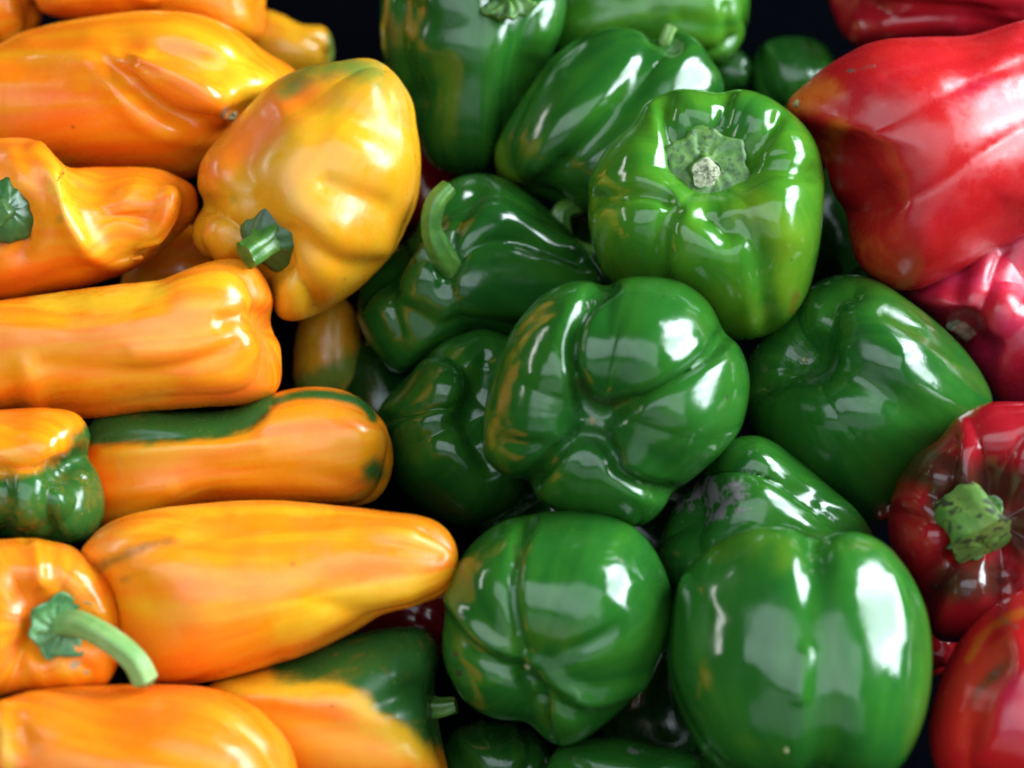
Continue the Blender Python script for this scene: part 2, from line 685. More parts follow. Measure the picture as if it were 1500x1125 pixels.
    bs.inputs['Specular IOR Level'].default_value = 0.50 if kind in ('green', 'lime') else 0.48
    # fine relief: long ripples, peel, flakes
    b1 = N(nt, 'ShaderNodeBump', Strength=0.09, Distance=0.0025)
    rp = N(nt, 'ShaderNodeTexNoise', Scale=2.6, Detail=1.5, Roughness=0.5)
    mr = N(nt, 'ShaderNodeMapping')
    mr.inputs['Scale'].default_value = (2.2, 2.2, 1.0)
    mr.inputs['Location'].default_value = (seed, seed * 2, 0)
    L.new(al.outputs['Vector'], mr.inputs['Vector'])
    L.new(mr.outputs[0], rp.inputs['Vector'])
    L.new(rp.outputs['Fac'], b1.inputs['Height'])
    b2 = N(nt, 'ShaderNodeBump', Strength=0.12, Distance=0.0007)
    pe = N(nt, 'ShaderNodeTexNoise', Scale=190.0, Detail=2.0)
    L.new(tc.outputs['Object'], pe.inputs['Vector'])
    L.new(pe.outputs['Fac'], b2.inputs['Height'])
    L.new(b1.outputs[0], b2.inputs['Normal'])
    last = b2
    if scarred:
        b3 = N(nt, 'ShaderNodeBump', Strength=0.35, Distance=0.0006)
        L.new(math_(nt, 'MULTIPLY', scar, fl.outputs['Fac']), b3.inputs['Height'])
        L.new(b2.outputs[0], b3.inputs['Normal'])
        last = b3
    L.new(last.outputs[0], bs.inputs['Normal'])
    return m


def stem_mat(name, a, b, rough=0.5, scale=160.0, spots=None):
    m, nt, bs = nodes(name)
    tc = N(nt, 'ShaderNodeTexCoord')
    n1 = N(nt, 'ShaderNodeTexNoise', Scale=scale, Detail=5.0, Roughness=0.65)
    nt.links.new(tc.outputs['Object'], n1.inputs['Vector'])
    col = mixc(nt, maprange(nt, n1.outputs['Fac'], 0.36, 0.66), a, b)
    if spots:
        n2 = N(nt, 'ShaderNodeTexNoise', Scale=scale * 2.2, Detail=3.0, Roughness=0.6)
        nt.links.new(tc.outputs['Object'], n2.inputs['Vector'])
        col = mixc(nt, maprange(nt, n2.outputs['Fac'], 0.52, 0.62), col, spots)
    nt.links.new(col, bs.inputs['Base Color'])
    bs.inputs['Roughness'].default_value = rough
    bm_ = N(nt, 'ShaderNodeBump', Strength=0.5, Distance=0.0008)
    nt.links.new(n1.outputs['Fac'], bm_.inputs['Height'])
    nt.links.new(bm_.outputs[0], bs.inputs['Normal'])
    return m


M_STEM = stem_mat('green_stem', (0.035, 0.125, 0.015), (0.085, 0.195, 0.026), 0.33, 110)
M_STEM_PALE = stem_mat('pale_green_stem', (0.15, 0.30, 0.07), (0.24, 0.38, 0.12), 0.45, 70)
M_STEM_DARK = stem_mat('dark_green_stem', (0.012, 0.055, 0.012), (0.035, 0.10, 0.018), 0.36, 120)
M_STEM_SPOT = stem_mat('spotted_green_stem', (0.06, 0.15, 0.020), (0.14, 0.22, 0.04), 0.5, 90, (0.02, 0.03, 0.010))
M_CALYX = stem_mat('green_calyx', (0.030, 0.105, 0.012), (0.085, 0.19, 0.022), 0.5, 200, (0.022, 0.06, 0.008))
M_CALYX_PALE = stem_mat('pale_calyx', (0.04, 0.15, 0.04), (0.14, 0.30, 0.11), 0.45, 160)
M_CUT = stem_mat('dry_cut_stem', (0.24, 0.26, 0.15), (0.42, 0.43, 0.29), 0.75, 260, (0.10, 0.10, 0.05))
M_BROWN = stem_mat('dry_brown_stem', (0.16, 0.10, 0.06), (0.36, 0.26, 0.16), 0.7, 250)
M_NUB = stem_mat('blossom_scar', (0.18, 0.16, 0.06), (0.34, 0.34, 0.16), 0.6, 400)


# ------------------------------------------------------------------ stems
def tube(pts, radii, ribs=5, rib=0.10, nseg=40, n=8, seed=0, flare=None):
    """ribbed tube along world points; returns verts, faces and the end ring"""
    P = spline(np.array(pts), n)
    t = np.linspace(0, 1, len(P))
    R = np.interp(t, np.linspace(0, 1, len(radii)), radii)
    V, F = [], []
    prev = None
    for i in range(len(P)):
        tan = P[min(i + 1, len(P) - 1)] - P[max(i - 1, 0)]
        tan = tan / np.linalg.norm(tan)
        if prev is None:
            ref = np.array([0.3, 0.2, 0.9])
            prev = ref - tan * (ref @ tan)
        prev = prev - tan * (prev @ tan)
        prev /= np.linalg.norm(prev)
        b = np.cross(tan, prev)
        for j in range(nseg):
            a = j / nseg * 2 * math.pi
            r = R[i] * (1 + rib * math.cos(ribs * a + 0.8 * t[i] + seed) + 0.03 * math.sin(3 * a + 9 * t[i] + seed)
                        + 0.02 * math.sin(13 * a + 5 * t[i]))
            V.append(P[i] + (prev * math.cos(a) + b * math.sin(a)) * r)
    m = len(P)
    for i in range(m - 1):
        for j in range(nseg):
            k2 = (j + 1) % nseg
            F.append((i * nseg + j, i * nseg + k2, (i + 1) * nseg + k2, (i + 1) * nseg + j))
    ring = np.array(V[-nseg:])
    return np.array(V), F, ring, tan


def cut_disc(ring, tan, lift, seed):
    """slightly domed, ragged cut face"""
    rng = np.random.default_rng(seed)
    c = ring.mean(0)
    V, F = [], []
    n = len(ring)
    for q, f in enumerate((1.0, 0.75, 0.45, 0.2)):
        for j in range(n):
            V.append(c + (ring[j] - c) * f + tan * lift * (1 - f * f) * rng.uniform(0.2, 1.4) * (q > 0))
    V.append(c + tan * lift * 0.4)
    for q in range(3):
        for j in range(n):
            k2 = (j + 1) % n
            F.append((q * n + j, q * n + k2, (q + 1) * n + k2, (q + 1) * n + j))
    for j in range(n):
        F.append((3 * n + j, 3 * n + (j + 1) % n, 4 * n))
    return np.array(V), F


def calyx_mesh(center, nrm, right, rad, points=6, spike=0.18, dome=0.25, thick=0.0012, seed=0, sq=1.0, wave=1.0):
    """star-edged cap that grips the shoulder of the pepper"""
    rng = np.random.default_rng(seed)
    nrm = nrm / np.linalg.norm(nrm)
    x = right - nrm * (right @ nrm)
    x /= np.linalg.norm(x)
    y = np.cross(nrm, x)
    nr, na = 10, 72
    ph = rng.uniform(0, 6.28)
    jit = rng.uniform(-0.06, 0.06, na)
    jit = (jit + np.roll(jit, 1) + np.roll(jit, -1)) / 3
    V, F = [], []
    for side in (1, -1):
        for i in range(nr + 1):
            f = i / nr
            for j in range(na):
                a = j / na * 2 * math.pi
                tri = abs(((a * points / (2 * math.pi) + ph) % 1) - 0.5) * 2
                R = rad * (1 - spike + spike * 2 * tri ** 1.6 + jit[j] * 1.5)
                r = R * f
                z = dome * rad * (0.5 - f ** 2) + wave * rad * (0.05 * math.sin(points * a + ph * 3) * f
                                                               + 0.06 * math.sin(11 * a + 7 * f + ph))
                if f > 0.9:
                    z += 0.10 * rad * tri * wave
                V.append(center + x * r * math.cos(a) + y * r * sq * math.sin(a) + nrm * (z + (thick if side > 0 else -thick)))
    o = (nr + 1) * na
    for i in range(nr):
        for j in range(na):
            k2 = (j + 1) % na
            F.append((i * na + j, (i + 1) * na + j, (i + 1) * na + k2, i * na + k2))
            F.append((o + i * na + j, o + i * na + k2, o + (i + 1) * na + k2, o + (i + 1) * na + j))
    for j in range(na):
        k2 = (j + 1) % na
        F.append((nr * na + j, o + nr * na + j, o + nr * na + k2, nr * na + k2))
    return np.array(V), F


COUNT = [0]


def pepper(name, label, group, kind, outline, h, axis, seed=None, stem=None, nub=None, cat='bell pepper',
           streak=1.0, rough=None, gain=1.0, hue=1.0, **kw):
    COUNT[0] += 1
    seed = COUNT[0] if seed is None else seed
    p = Pepper(outline, h, axis, seed=seed, **kw)
    mat = skin(kind, seed, streak, rough, gain, any(q[0] == 3 for q in kw.get('paint', ())), hue)
    org = p.base_point()
    parts = stem or nub
    me = p.mesh(org)
    if parts:
        root = bpy.data.objects.new(name, None)
        root.empty_display_size = 0.02
        COL.objects.link(root)
        root.location = org
        link('flesh', me, mat, root)
    else:
        root = link(name, me, mat, None, org)
    root['label'] = label
    root['category'] = cat
    root['group'] = group
    if nub:
        for (x, y, r) in nub:
            s0, n0 = p.surface(x, y)
            V, F = calyx_mesh(s0 + n0 * 0.0003, n0, RIGHT, r * p.k, 5, 0.25, 0.5, 0.0006, seed)
            link('blossom_scar', mesh_from('blossom_scar', V - org, F), M_NUB, root)
    if stem:
        build_stem(p, root, org, seed, **stem)
    return p


def build_stem(p, root, org, seed, at_px, path=None, radii=None, calyx=None, cmat=None, smat=None, cutmat=None,
               points=6, spike=0.18, dome=0.25, lift=0.0, sq=1.0, cnormal=None, ribs=5, rib=0.1, cutlift=0.08, wave=1.0):
    """at_px: photo pixel of the stem base; path: (px, py, toward-camera px) relative heights; radii in px"""
    s0, n0 = p.surface(*at_px)
    k = p.k
    if cnormal is not None:
        n0 = RIGHT * cnormal[0] + UP * cnormal[1] - FWD * cnormal[2]
        n0 = n0 / np.linalg.norm(n0)
    if calyx:
        c = s0 + n0 * lift * k
        V, F = calyx_mesh(c, n0, RIGHT, calyx * k, points, spike, dome, 0.0011, seed, sq, wave)
        link('calyx', mesh_from('calyx', V - org, F), cmat or M_CALYX, root)
    if path:
        d0 = (s0 - CAM) @ FWD
        pts = []
        for (x, y, t) in path:
            d = d0 - t * k
            pts.append(CAM + ray(x, y) * d)
        V, F, ring, tan = tube(pts, [r * k for r in radii], ribs, rib, seed=seed)
        so = link('stem', mesh_from('stem', V - org, F), smat or M_STEM, root)
        V, F = cut_disc(ring, tan, radii[-1] * k * cutlift, seed)
        link('cut_end', mesh_from('cut_end', V - org, F), cutmat or M_CUT, so)


# ------------------------------------------------------------------ the display surface
def build_table():
    m, nt, bs = nodes('black_liner')
    tc = N(nt, 'ShaderNodeTexCoord')
    n1 = N(nt, 'ShaderNodeTexNoise', Scale=40.0, Detail=6.0)
    nt.links.new(tc.outputs['Object'], n1.inputs['Vector'])
    nt.links.new(mixc(nt, n1.outputs['Fac'], (0.0007, 0.0009, 0.0016), (0.0014, 0.0017, 0.0028)), bs.inputs['Base Color'])
    bs.inputs['Roughness'].default_value = 1.0
    bs.inputs['Specular IOR Level'].default_value = 0.0
    X = 0.55
    prof = [(-0.5, 0.0), (0.27, 0.0), (0.285, 0.004), (0.292, 0.015), (0.295, 0.045), (0.300, 0.05), (0.31, 0.05),
            (0.312, 0.046), (0.314, -0.01), (0.9, -0.012)]
    V, F = [], []
    nx = 24
    for i in range(nx + 1):
        x = -X + 2 * X * i / nx
        for (y, z) in prof:
            V.append(T0 + RIGHT * x + TY * y + TN * (z + 0.001 * math.sin(17 * x + 3 * y)))
    n = len(prof)
    for i in range(nx):
        for j in range(n - 1):
            F.append((i * n + j, (i + 1) * n + j, (i + 1) * n + j + 1, i * n + j + 1))
    o = link('display_table', mesh_from('display_table', V, F), m)
    o['kind'] = 'structure'
    o['label'] = 'black lined sloping display table under the heaped peppers'


build_table()

GO = 'orange sweet peppers heaped on the left'
GG = 'green bell peppers heaped in the middle'
GR = 'red bell peppers heaped on the right'
SW = 'sweet pepper'
LONG = dict(boxy=0.8, lobes=(20, 130, 250), lobe=0.09, crease=0.05, crease_w=0.22, top=0.2, tip=0.10, tip_w=0.3)

# ================================================================== orange peppers
pepper('sweet_pepper', 'orange pepper cut off by the top left corner', GO, 'orange',
       [(-90, -60), (0, -70), (50, -40), (62, 0), (58, 35), (35, 60), (0, 72), (-60, 70), (-100, 20)],
       0.07, (0.8, -0.2, 0.2), hue=0.85, cat=SW, nu=96, nv=72, L=2.4, gain=0.9, **LONG)
pepper('sweet_pepper', 'orange pepper at the top edge above the large dented orange one', GO, 'orange',
       [(40, -60), (120, -90), (220, -80), (260, -40), (250, 5), (215, 18), (150, 27), (90, 26), (55, 8)],
       0.085, (0.95, 0.0, 0.2), hue=0.85, cat=SW, nu=96, nv=72, L=2.6, **LONG)
pepper('sweet_pepper', 'blunt orange pepper at the top edge beside the black gap', GO, 'orange',
       [(200, -70), (300, -85), (370, -60), (386, -20), (388, 20), (380, 55), (345, 68), (290, 50), (230, 30), (190, -10)],
       0.075, (0.9, -0.2, 0.25), hue=0.9, cat=SW, nu=112, nv=88, L=2.4, **LONG)
pepper('sweet_pepper', 'small dull yellow orange pepper half hidden at the black gap', GO, 'yellow',
       [(380, 15), (410, 20), (440, 35), (475, 40), (488, 65), (485, 95), (455, 120), (400, 130), (350, 90), (350, 40)],
       0.045, (0.9, -0.2, 0.2), cat=SW, nu=112, nv=88, L=2.2, paint=[(0, [(490, 50), (490, 110)], 12, 0.9)], **LONG)

pepper('sweet_pepper', 'large orange pepper with a pinched hollow tip in the upper left', GO, 'orange',
       [(-140, 150), (-100, 90), (-40, 76), (0, 64), (30, 48), (80, 34), (150, 22), (215, 16), (285, 20), (340, 42), (390, 76),
        (434, 106), (428, 130), (400, 150), (372, 180), (335, 222), (290, 258), (220, 262), (120, 262), (0, 250), (-100, 220)],
       0.092, (0.93, -0.05, 0.32), hue=0.86, cat=SW, center=(160, 145), L=3.0, boxy=0.8, lobes=(60, 175, 290), lobe=0.02, crease=0.0,
       top=0.2, tip=0.05, noise=0.02, rough=0.20,
       strokes=[('g', [(215, 100), (265, 118), (312, 146)], 32, 34),
                ('gt', [(120, 50), (180, 58), (245, 72), (318, 102), (352, 150), (350, 190)], 15, -23), ('vt', [(160, 62), (205, 96), (245, 114)], 8, -10),
                ('gt', [(120, 60), (168, 100), (212, 146), (268, 180), (332, 180), (360, 170)], 14, -23), ('gt', [(130, 90), (175, 140), (225, 184), (300, 206), (340, 200)], 17, 13),
                ('gt', [(180, 64), (110, 58), (0, 66)], 16, -4), ('gt', [(180, 100), (60, 106), (-60, 104)], 14, -4), ('gt', [(200, 130), (80, 135), (-60, 140)], 14, -3),
                ('gt', [(160, 40), (300, 56), (410, 105)], 24, 8), ('g', [(342, 168)], 12, -9)],
       paint=[(2, [(330, 100), (360, 130), (390, 140)], 34, 0.8), (3, [(334, 166)], 12, 0.75)],
       nub=[(340, 170, 7)])

pepper('sweet_pepper', 'folded orange pepper with a deep scooped side and its stem at the left edge', GO, 'orange',
       [(-110, 300), (-80, 230), (-30, 208), (20, 202), (50, 208), (78, 230), (100, 244), (150, 243), (225, 246), (262, 260), (285, 276),
        (290, 300), (282, 325), (245, 360), (200, 392), (135, 418), (70, 430), (0, 440), (-70, 420)],
       0.112, (0.9, -0.05, 0.1), hue=0.85, cat=SW, center=(110, 325), L=2.4, boxy=0.8, lobes=(70, 190, 310), lobe=0.06, crease=0.02, top=0.25,
       noise=0.03, rough=0.28,
       strokes=[('g', [(55, 225), (85, 265), (100, 320), (130, 365), (170, 378), (215, 355), (236, 320), (246, 290)], 17, 16),
                ('g', [(140, 275), (165, 312), (195, 318)], 44, -34),
                ('g', [(28, 300), (42, 330), (30, 370)], 16, -14),
                ('g', [(20, 230), (35, 260)], 20, 8),
                ('g', [(100, 300), (120, 350)], 10, 4)],
       paint=[(2, [(85, 250), (108, 320), (160, 372), (220, 352)], 20, 0.55), (0, [(88, 322)], 11, 0.5)],
       stem=dict(at_px=(8, 310), calyx=46, cmat=M_STEM_DARK, path=[(2, 310, -6), (-2, 311, 12), (-8, 312, 24)], radii=[26, 22, 19],
                 smat=M_STEM_DARK, cutmat=M_STEM, cnormal=(0.45, 0.05, 0.88), points=11, spike=0.03, dome=0.35, wave=0.15, lift=8))

pepper('sweet_pepper', 'pear shaped yellow orange pepper with a green stem pointing down left', GO, 'yellow',
       [(500, 90), (540, 87), (575, 104), (603, 145), (611, 190), (616, 235), (612, 290), (595, 332), (570, 375), (525, 423), (470, 458),
        (425, 469), (402, 455), (396, 420), (350, 400), (300, 372), (283, 345), (288, 318), (298, 300), (290, 270), (300, 230), (340, 182),
        (395, 124), (445, 99)],
       0.112, (0.52, 0.80, 0.18), center=(455, 280), L=2.3, boxy=0.82, gain=0.9, cat=SW,
       prof=((0, 1.0), (0.3, 1.08), (0.6, 0.92), (0.85, 0.66), (1, 0.5)), lobes=(35, 150, 265), lobe=0.07, crease=0.03, top=0.35,
       tip=0.05, noise=0.04, rough=0.30,
       strokes=[('g', [(385, 352)], 48, -34), ('v', [(352, 338), (318, 314), (292, 300)], 13, -16), ('g', [(372, 290), (356, 230), (385, 170)], 22, -9),
                ('g', [(415, 385), (448, 420), (466, 460)], 16, -12), ('g', [(435, 310), (490, 340), (545, 360)], 36, 13),
                ('g', [(430, 340), (500, 385), (560, 390)], 14, -6), ('g', [(425, 425), (430, 450)], 26, 5),
                ('g', [(420, 130), (470, 160), (570, 190)], 24, -8), ('g', [(565, 105), (592, 165)], 20, -9), ('g', [(500, 115), (540, 110)], 26, 6),
                ('g', [(500, 200), (565, 245)], 30, 8), ('g', [(440, 215), (420, 250)], 30, 5), ('g', [(480, 270), (560, 300)], 16, -6),
                ('g', [(312, 345)], 28, 13), ('g', [(320, 250)], 32, 9), ('g', [(470, 400)], 36, 8)],
       paint=[(0, [(420, 125), (470, 100), (540, 105), (560, 125)], 26, 0.62), (0, [(585, 130), (598, 180)], 15, 0.5),
              (2, [(310, 250), (350, 210), (400, 165), (440, 135)], 40, 0.8), (2, [(300, 330), (320, 350)], 26, 0.5),
              (0, [(342, 292)], 10, 0.5), (1, [(440, 120), (500, 108)], 10, 0.45)],
       stem=dict(at_px=(388, 352), calyx=55, cmat=M_STEM_DARK, path=[(396, 348, 4), (380, 362, 28), (360, 375, 40)], radii=[30, 19, 20],
                 smat=M_STEM, cutmat=M_STEM, cnormal=(-0.45, -0.45, 0.77), points=5, spike=0.07, dome=0.7, wave=0.35, lift=3))

pepper('sweet_pepper', 'dull orange pepper in shade under the green stem of the pear shaped one', GO, 'orange',
       [(190, 385), (230, 350), (280, 330), (330, 345), (350, 400), (320, 450), (240, 450), (180, 430)],
       0.055, (0.9, -0.2, 0.1), cat=SW, nu=80, nv=64, L=2.0, **LONG)
pepper('sweet_pepper', 'shaded orange pepper with a green end in the dark gap left of the green heap', GO, 'yellow',
       [(436, 480), (460, 445), (500, 436), (522, 460), (530, 510), (528, 560), (505, 585), (455, 590), (430, 560)],
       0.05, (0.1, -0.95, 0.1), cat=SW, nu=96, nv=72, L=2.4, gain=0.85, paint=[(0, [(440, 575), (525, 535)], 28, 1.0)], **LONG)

pepper('sweet_pepper', 'long blunt orange pepper lying at the left edge with a two lobed tip', GO, 'orange',
       [(-120, 520), (-100, 460), (-40, 446), (0, 440), (100, 426), (170, 417), (240, 408), (290, 388), (340, 379), (375, 390), (396, 425),
        (399, 455), (393, 474), (408, 500), (412, 530), (408, 568), (375, 590), (300, 597), (220, 603), (140, 613), (70, 610), (0, 604),
        (-80, 590)],
       0.113, (0.97, 0.10, 0.22), hue=0.9, cat=SW, center=(150, 508), L=3.2, boxy=0.66, lobes=(65, 185, 300), lobe=0.05, crease=0.02, tip=0.1,
       top=0.2, noise=0.03, rough=0.32,
       strokes=[('g', [(398, 476), (370, 462), (330, 470)], 15, -9), ('g', [(340, 500), (280, 530), (200, 545), (60, 535)], 14, -6),
                ('g', [(360, 470), (300, 510), (200, 520)], 16, 5), ('g', [(380, 440)], 20, 6), ('g', [(240, 440), (100, 460)], 20, -4),
                ('g', [(375, 520)], 26, 4), ('g', [(40, 540), (60, 600)], 16, 7), ('g', [(10, 560), (30, 600)], 12, -5)],
       paint=[(2, [(60, 440), (170, 440), (230, 430)], 22, 0.8), (2, [(80, 570), (160, 580), (240, 575)], 22, 0.6)])

pepper('sweet_pepper', 'blurred orange pepper tip turning dark green underneath at the left edge', GO, 'orange',
       [(-130, 690), (-100, 620), (-40, 604), (20, 599), (70, 598), (112, 606), (132, 635), (130, 668), (146, 700), (152, 745), (140, 778),
        (108, 798), (50, 792), (0, 786), (-80, 780)],
       0.122, (0.8, -0.15, 0.45), hue=0.9, cat=SW, center=(30, 698), L=2.4, boxy=0.75, lobes=(60, 180, 300), lobe=0.05, crease=0.02,
       noise=0.03, rough=0.2,
       strokes=[('v', [(128, 668), (95, 686), (40, 680), (-20, 690)], 15, -22), ('g', [(60, 640)], 36, 7), ('g', [(112, 735)], 30, 16), ('g', [(35, 745)], 28, 12),
                ('v', [(85, 690), (72, 740), (80, 790)], 12, -14), ('g', [(92, 695)], 16, -10), ('g', [(118, 715)], 10, 5), ('g', [(5, 700), (10, 780)], 12, -9)],
       paint=[(0, [(-80, 715), (20, 712), (75, 694), (108, 672), (122, 640), (170, 640), (180, 830), (-80, 830)], -20, 0.9)])

pepper('sweet_pepper', 'orange pepper with a dark green stripe along its back and a rounded tip', GO, 'orange',
       [(105, 700), (120, 650), (140, 612), (190, 600), (260, 601), (330, 600), (385, 582), (430, 570), (475, 568), (520, 580), (555, 612),
        (574, 655), (573, 695), (555, 728), (525, 741), (460, 742), (380, 740), (300, 742), (220, 760), (140, 775), (110, 750)],
       0.09, (0.95, 0.12, 0.12), hue=0.95, cat=SW, center=(345, 670), L=3.2, boxy=0.72, lobes=(40, 160, 280), lobe=0.05, crease=0.02, tip=0.02,
       top=0.15, noise=0.025, rough=0.29,
       strokes=[('g', [(150, 648), (250, 642), (340, 634), (400, 598)], 10, -7), ('g', [(400, 610), (480, 600), (540, 640)], 30, 10),
                ('g', [(380, 650), (250, 655), (150, 665)], 14, 5), ('g', [(540, 730), (480, 700), (300, 690)], 16, -4),
                ('g', [(250, 715), (160, 725)], 16, 5)],
       paint=[(0, [(90, 650), (120, 600), (250, 590), (360, 590), (395, 582), (370, 612), (330, 630), (250, 638), (160, 640)], -14, 0.9), (0, [(385, 592), (450, 578), (520, 586), (548, 612)], 9, 0.95),
              (0, [(549, 690)], 24, 0.85), (2, [(150, 660), (280, 650), (360, 640)], 14, 0.5), (2, [(150, 720), (250, 712)], 18, 0.4)])

pepper('sweet_pepper', 'large orange pepper tapering to a blunt beak that points at the green ones', GO, 'orange',
       [(118, 812), (150, 772), (205, 750), (300, 737), (400, 733), (500, 742), (570, 750), (625, 758), (658, 780), (671, 815), (666, 852),
        (645, 876), (605, 886), (560, 900), (510, 930), (450, 958), (380, 980), (310, 998), (230, 1003), (185, 985), (172, 930), (165, 880),
        (140, 840)],
       0.118, (0.96, 0.10, 0.15), hue=0.97, cat=SW, center=(380, 865), L=3.0, boxy=0.85,
       prof=((0, 1.05), (0.3, 1.1), (0.6, 0.9), (0.82, 0.6), (1, 0.5)), lobes=(60, 175, 300), lobe=0.06, crease=0.02, tip=0.0, top=0.15,
       noise=0.025, rough=0.31,
       strokes=[('g', [(640, 812), (560, 795), (440, 768), (330, 778), (230, 805), (170, 830)], 13, -6),
                ('g', [(600, 775), (480, 752), (350, 755)], 16, 4), ('g', [(600, 880), (520, 900), (430, 950)], 16, 5),
                ('g', [(645, 840), (560, 840), (470, 870)], 20, -3), ('g', [(300, 900), (420, 880)], 60, 7)],
       paint=[(1, [(150, 830), (200, 805), (250, 790)], 13, 0.62), (2, [(600, 860), (500, 890), (420, 920)], 34, 0.6),
              (2, [(180, 790), (300, 750), (480, 748)], 14, 0.5), (1, [(180, 850), (215, 840)], 8, 0.5)])

pepper('sweet_pepper', 'orange pepper facing forward with a long curved pale green stem', GO, 'orange',
       [(-110, 900), (-90, 830), (-40, 798), (20, 789), (65, 791), (110, 803), (148, 834), (168, 875), (176, 930), (172, 975), (152, 1003),
        (100, 1006), (40, 1012), (-20, 1020), (-90, 990)],
       0.13, (-0.35, 0.02, -0.93), center=(45, 905), L=2.0, boxy=0.75, hue=0.92, cat=SW, lobes=(30, 150, 265), lobe=0.10, crease=0.05, top=0.45, top_w=0.5,
       noise=0.03, rough=0.24, thick=0.85,
       strokes=[('g', [(60, 850), (52, 800)], 12, 7), ('g', [(92, 880), (80, 840)], 14, -6), ('g', [(150, 900), (160, 950)], 14, 6),
                ('g', [(40, 960), (60, 990)], 14, 8), ('g', [(105, 970), (130, 985)], 16, -9), ('g', [(30, 900), (25, 930)], 10, 6)],
       paint=[(3, [(110, 975), (125, 985)], 12, 0.7)],
       stem=dict(at_px=(88, 914), calyx=46, cmat=M_CALYX_PALE, path=[(88, 914, 2), (120, 916, 34), (165, 940, 62), (198, 968, 70), (212, 996, 66)],
                 radii=[19, 19, 18, 18, 19], smat=M_STEM_PALE, cutmat=M_STEM_PALE, cnormal=(0.45, 0.0, 0.88), points=7, spike=0.08,
                 dome=-0.2, wave=0.6, lift=17, ribs=6, rib=0.05, cutlift=0.5))

pepper('sweet_pepper', 'smooth deep orange pepper cut off by the bottom left edge', GO, 'orange',
       [(-60, 1100), (-30, 1045), (0, 1027), (60, 1009), (160, 1003), (250, 1003), (315, 1010), (370, 1033), (410, 1070), (432, 1110),
        (436, 1160), (410, 1220), (330, 1260), (200, 1270), (50, 1260), (-40, 1200)],
       0.128, (0.9, -0.1, 0.3), hue=0.74, cat=SW, center=(195, 1130), L=2.6, boxy=0.72, lobes=(70, 190, 310), lobe=0.05, crease=0.02, noise=0.03, tip=0.02,
       rough=0.28,
       strokes=[('g', [(20, 1085), (120, 1080), (240, 1100), (330, 1125)], 20, -5), ('g', [(0, 1040), (12, 1080), (0, 1120)], 16, 6),
                ('g', [(180, 1020), (300, 1035), (390, 1090)], 18, 3), ('g', [(20, 1050), (40, 1100)], 14, -6)],
       paint=[(2, [(0, 1060), (15, 1125)], 12, 0.6)])

pepper('sweet_pepper', 'orange pepper with a dark green shoulder and a short stem nub at the bottom', GO, 'orange',
       [(300, 1012), (350, 988), (410, 966), (480, 936), (550, 922), (605, 918), (634, 932), (643, 960), (636, 1000), (640, 1035), (645, 1070),
        (652, 1105), (655, 1150), (620, 1200), (500, 1210), (400, 1170), (320, 1080)],
       0.092, (-0.95, 0.0, -0.12), hue=0.9, cat=SW, center=(500, 1050), L=2.4, boxy=0.84, lobes=(60, 180, 300), lobe=0.03, crease=0.0, noise=0.02,
       rough=0.31, top=0.2,
       strokes=[('g', [(640, 1000), (600, 1010), (560, 1030)], 18, -6), ('g', [(615, 960), (625, 1000)], 16, 6),
                ('g', [(640, 1090), (560, 1085), (460, 1060), (400, 1040)], 22, -5), ('g', [(500, 1030), (420, 1010)], 34, 6), ('g', [(560, 980)], 40, 6)],
       paint=[(0, [(415, 982), (470, 945), (560, 900), (690, 900), (690, 1085), (640, 1080), (608, 1050), (572, 1034), (550, 1005), (490, 984)], -22, 0.9), (2, [(340, 1005), (420, 1000), (500, 1018), (560, 1055), (620, 1095)], 30, 0.75), (1, [(487, 1033)], 5, 1.0)],
       stem=dict(at_px=(634, 1036), path=[(618, 1036, -14), (645, 1037, -8), (668, 1033, -4)], radii=[22, 15, 11], smat=M_STEM, cutmat=M_STEM))

# ================================================================== green peppers
BELL = dict(boxy=0.74, lobe=0.09, crease=0.05, crease_w=0.14)
pepper('bell_pepper', 'tall dark green pepper standing at the top edge beside the black gap', GG, 'green',
       [(562, -20), (600, -70), (700, -95), (790, -70), (828, -20), (824, 40), (800, 100), (775, 170), (735, 235), (690, 256), (645, 250),
        (615, 215), (600, 160), (575, 120), (558, 60)],
       0.085, (-0.05, -0.88, -0.35), L=2.3, lobes=(10, 100, 195, 285), roll=20, top=0.3, tip=0.1, noise=0.03,
       strokes=[('g', [(806, 0), (775, 55), (768, 140)], 22, -18), ('g', [(600, 10), (590, 70), (612, 140)], 18, -8), ('g', [(610, 20), (640, 40), (700, 45)], 24, -5),
                ('g', [(680, 70)], 40, 5), ('g', [(735, 5)], 34, -12)],
       paint=[(1, [(565, 20), (575, 90)], 14, 0.5), (0, [(640, 110), (660, 150)], 30, 0.3)],
       stem=dict(at_px=(742, 4), calyx=40, cmat=M_CALYX, path=[(742, 4, 2), (745, -20, 20), (750, -40, 30)], radii=[17, 14, 14],
                 cnormal=(0, 0.65, 0.75), lift=5, points=6), **BELL)
pepper('bell_pepper', 'light green pepper lying at the top edge behind the diagonal one', GG, 'lime',
       [(808, 50), (820, 10), (860, -40), (950, -70), (1050, -60), (1092, -20), (1096, 25), (1083, 68), (1052, 92), (980, 100), (900, 100),
        (835, 90)],
       0.065, (0.95, 0.0, 0.2), L=2.3, lobes=(30, 120, 210, 300), tip=0.12, noise=0.03,
       strokes=[('g', [(1000, 30), (1090, 45)], 14, -6), ('g', [(1065, 10), (1065, 60)], 10, -5), ('g', [(840, 40), (930, 20)], 18, 5)], **BELL)
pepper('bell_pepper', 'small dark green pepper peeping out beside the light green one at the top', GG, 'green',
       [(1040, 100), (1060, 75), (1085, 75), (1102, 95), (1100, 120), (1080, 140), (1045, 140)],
       0.045, (0.8, -0.4, 0.2), L=2.0, nu=64, nv=48, lobes=(30, 120, 210, 300), gain=0.8, noise=0.03, **BELL)
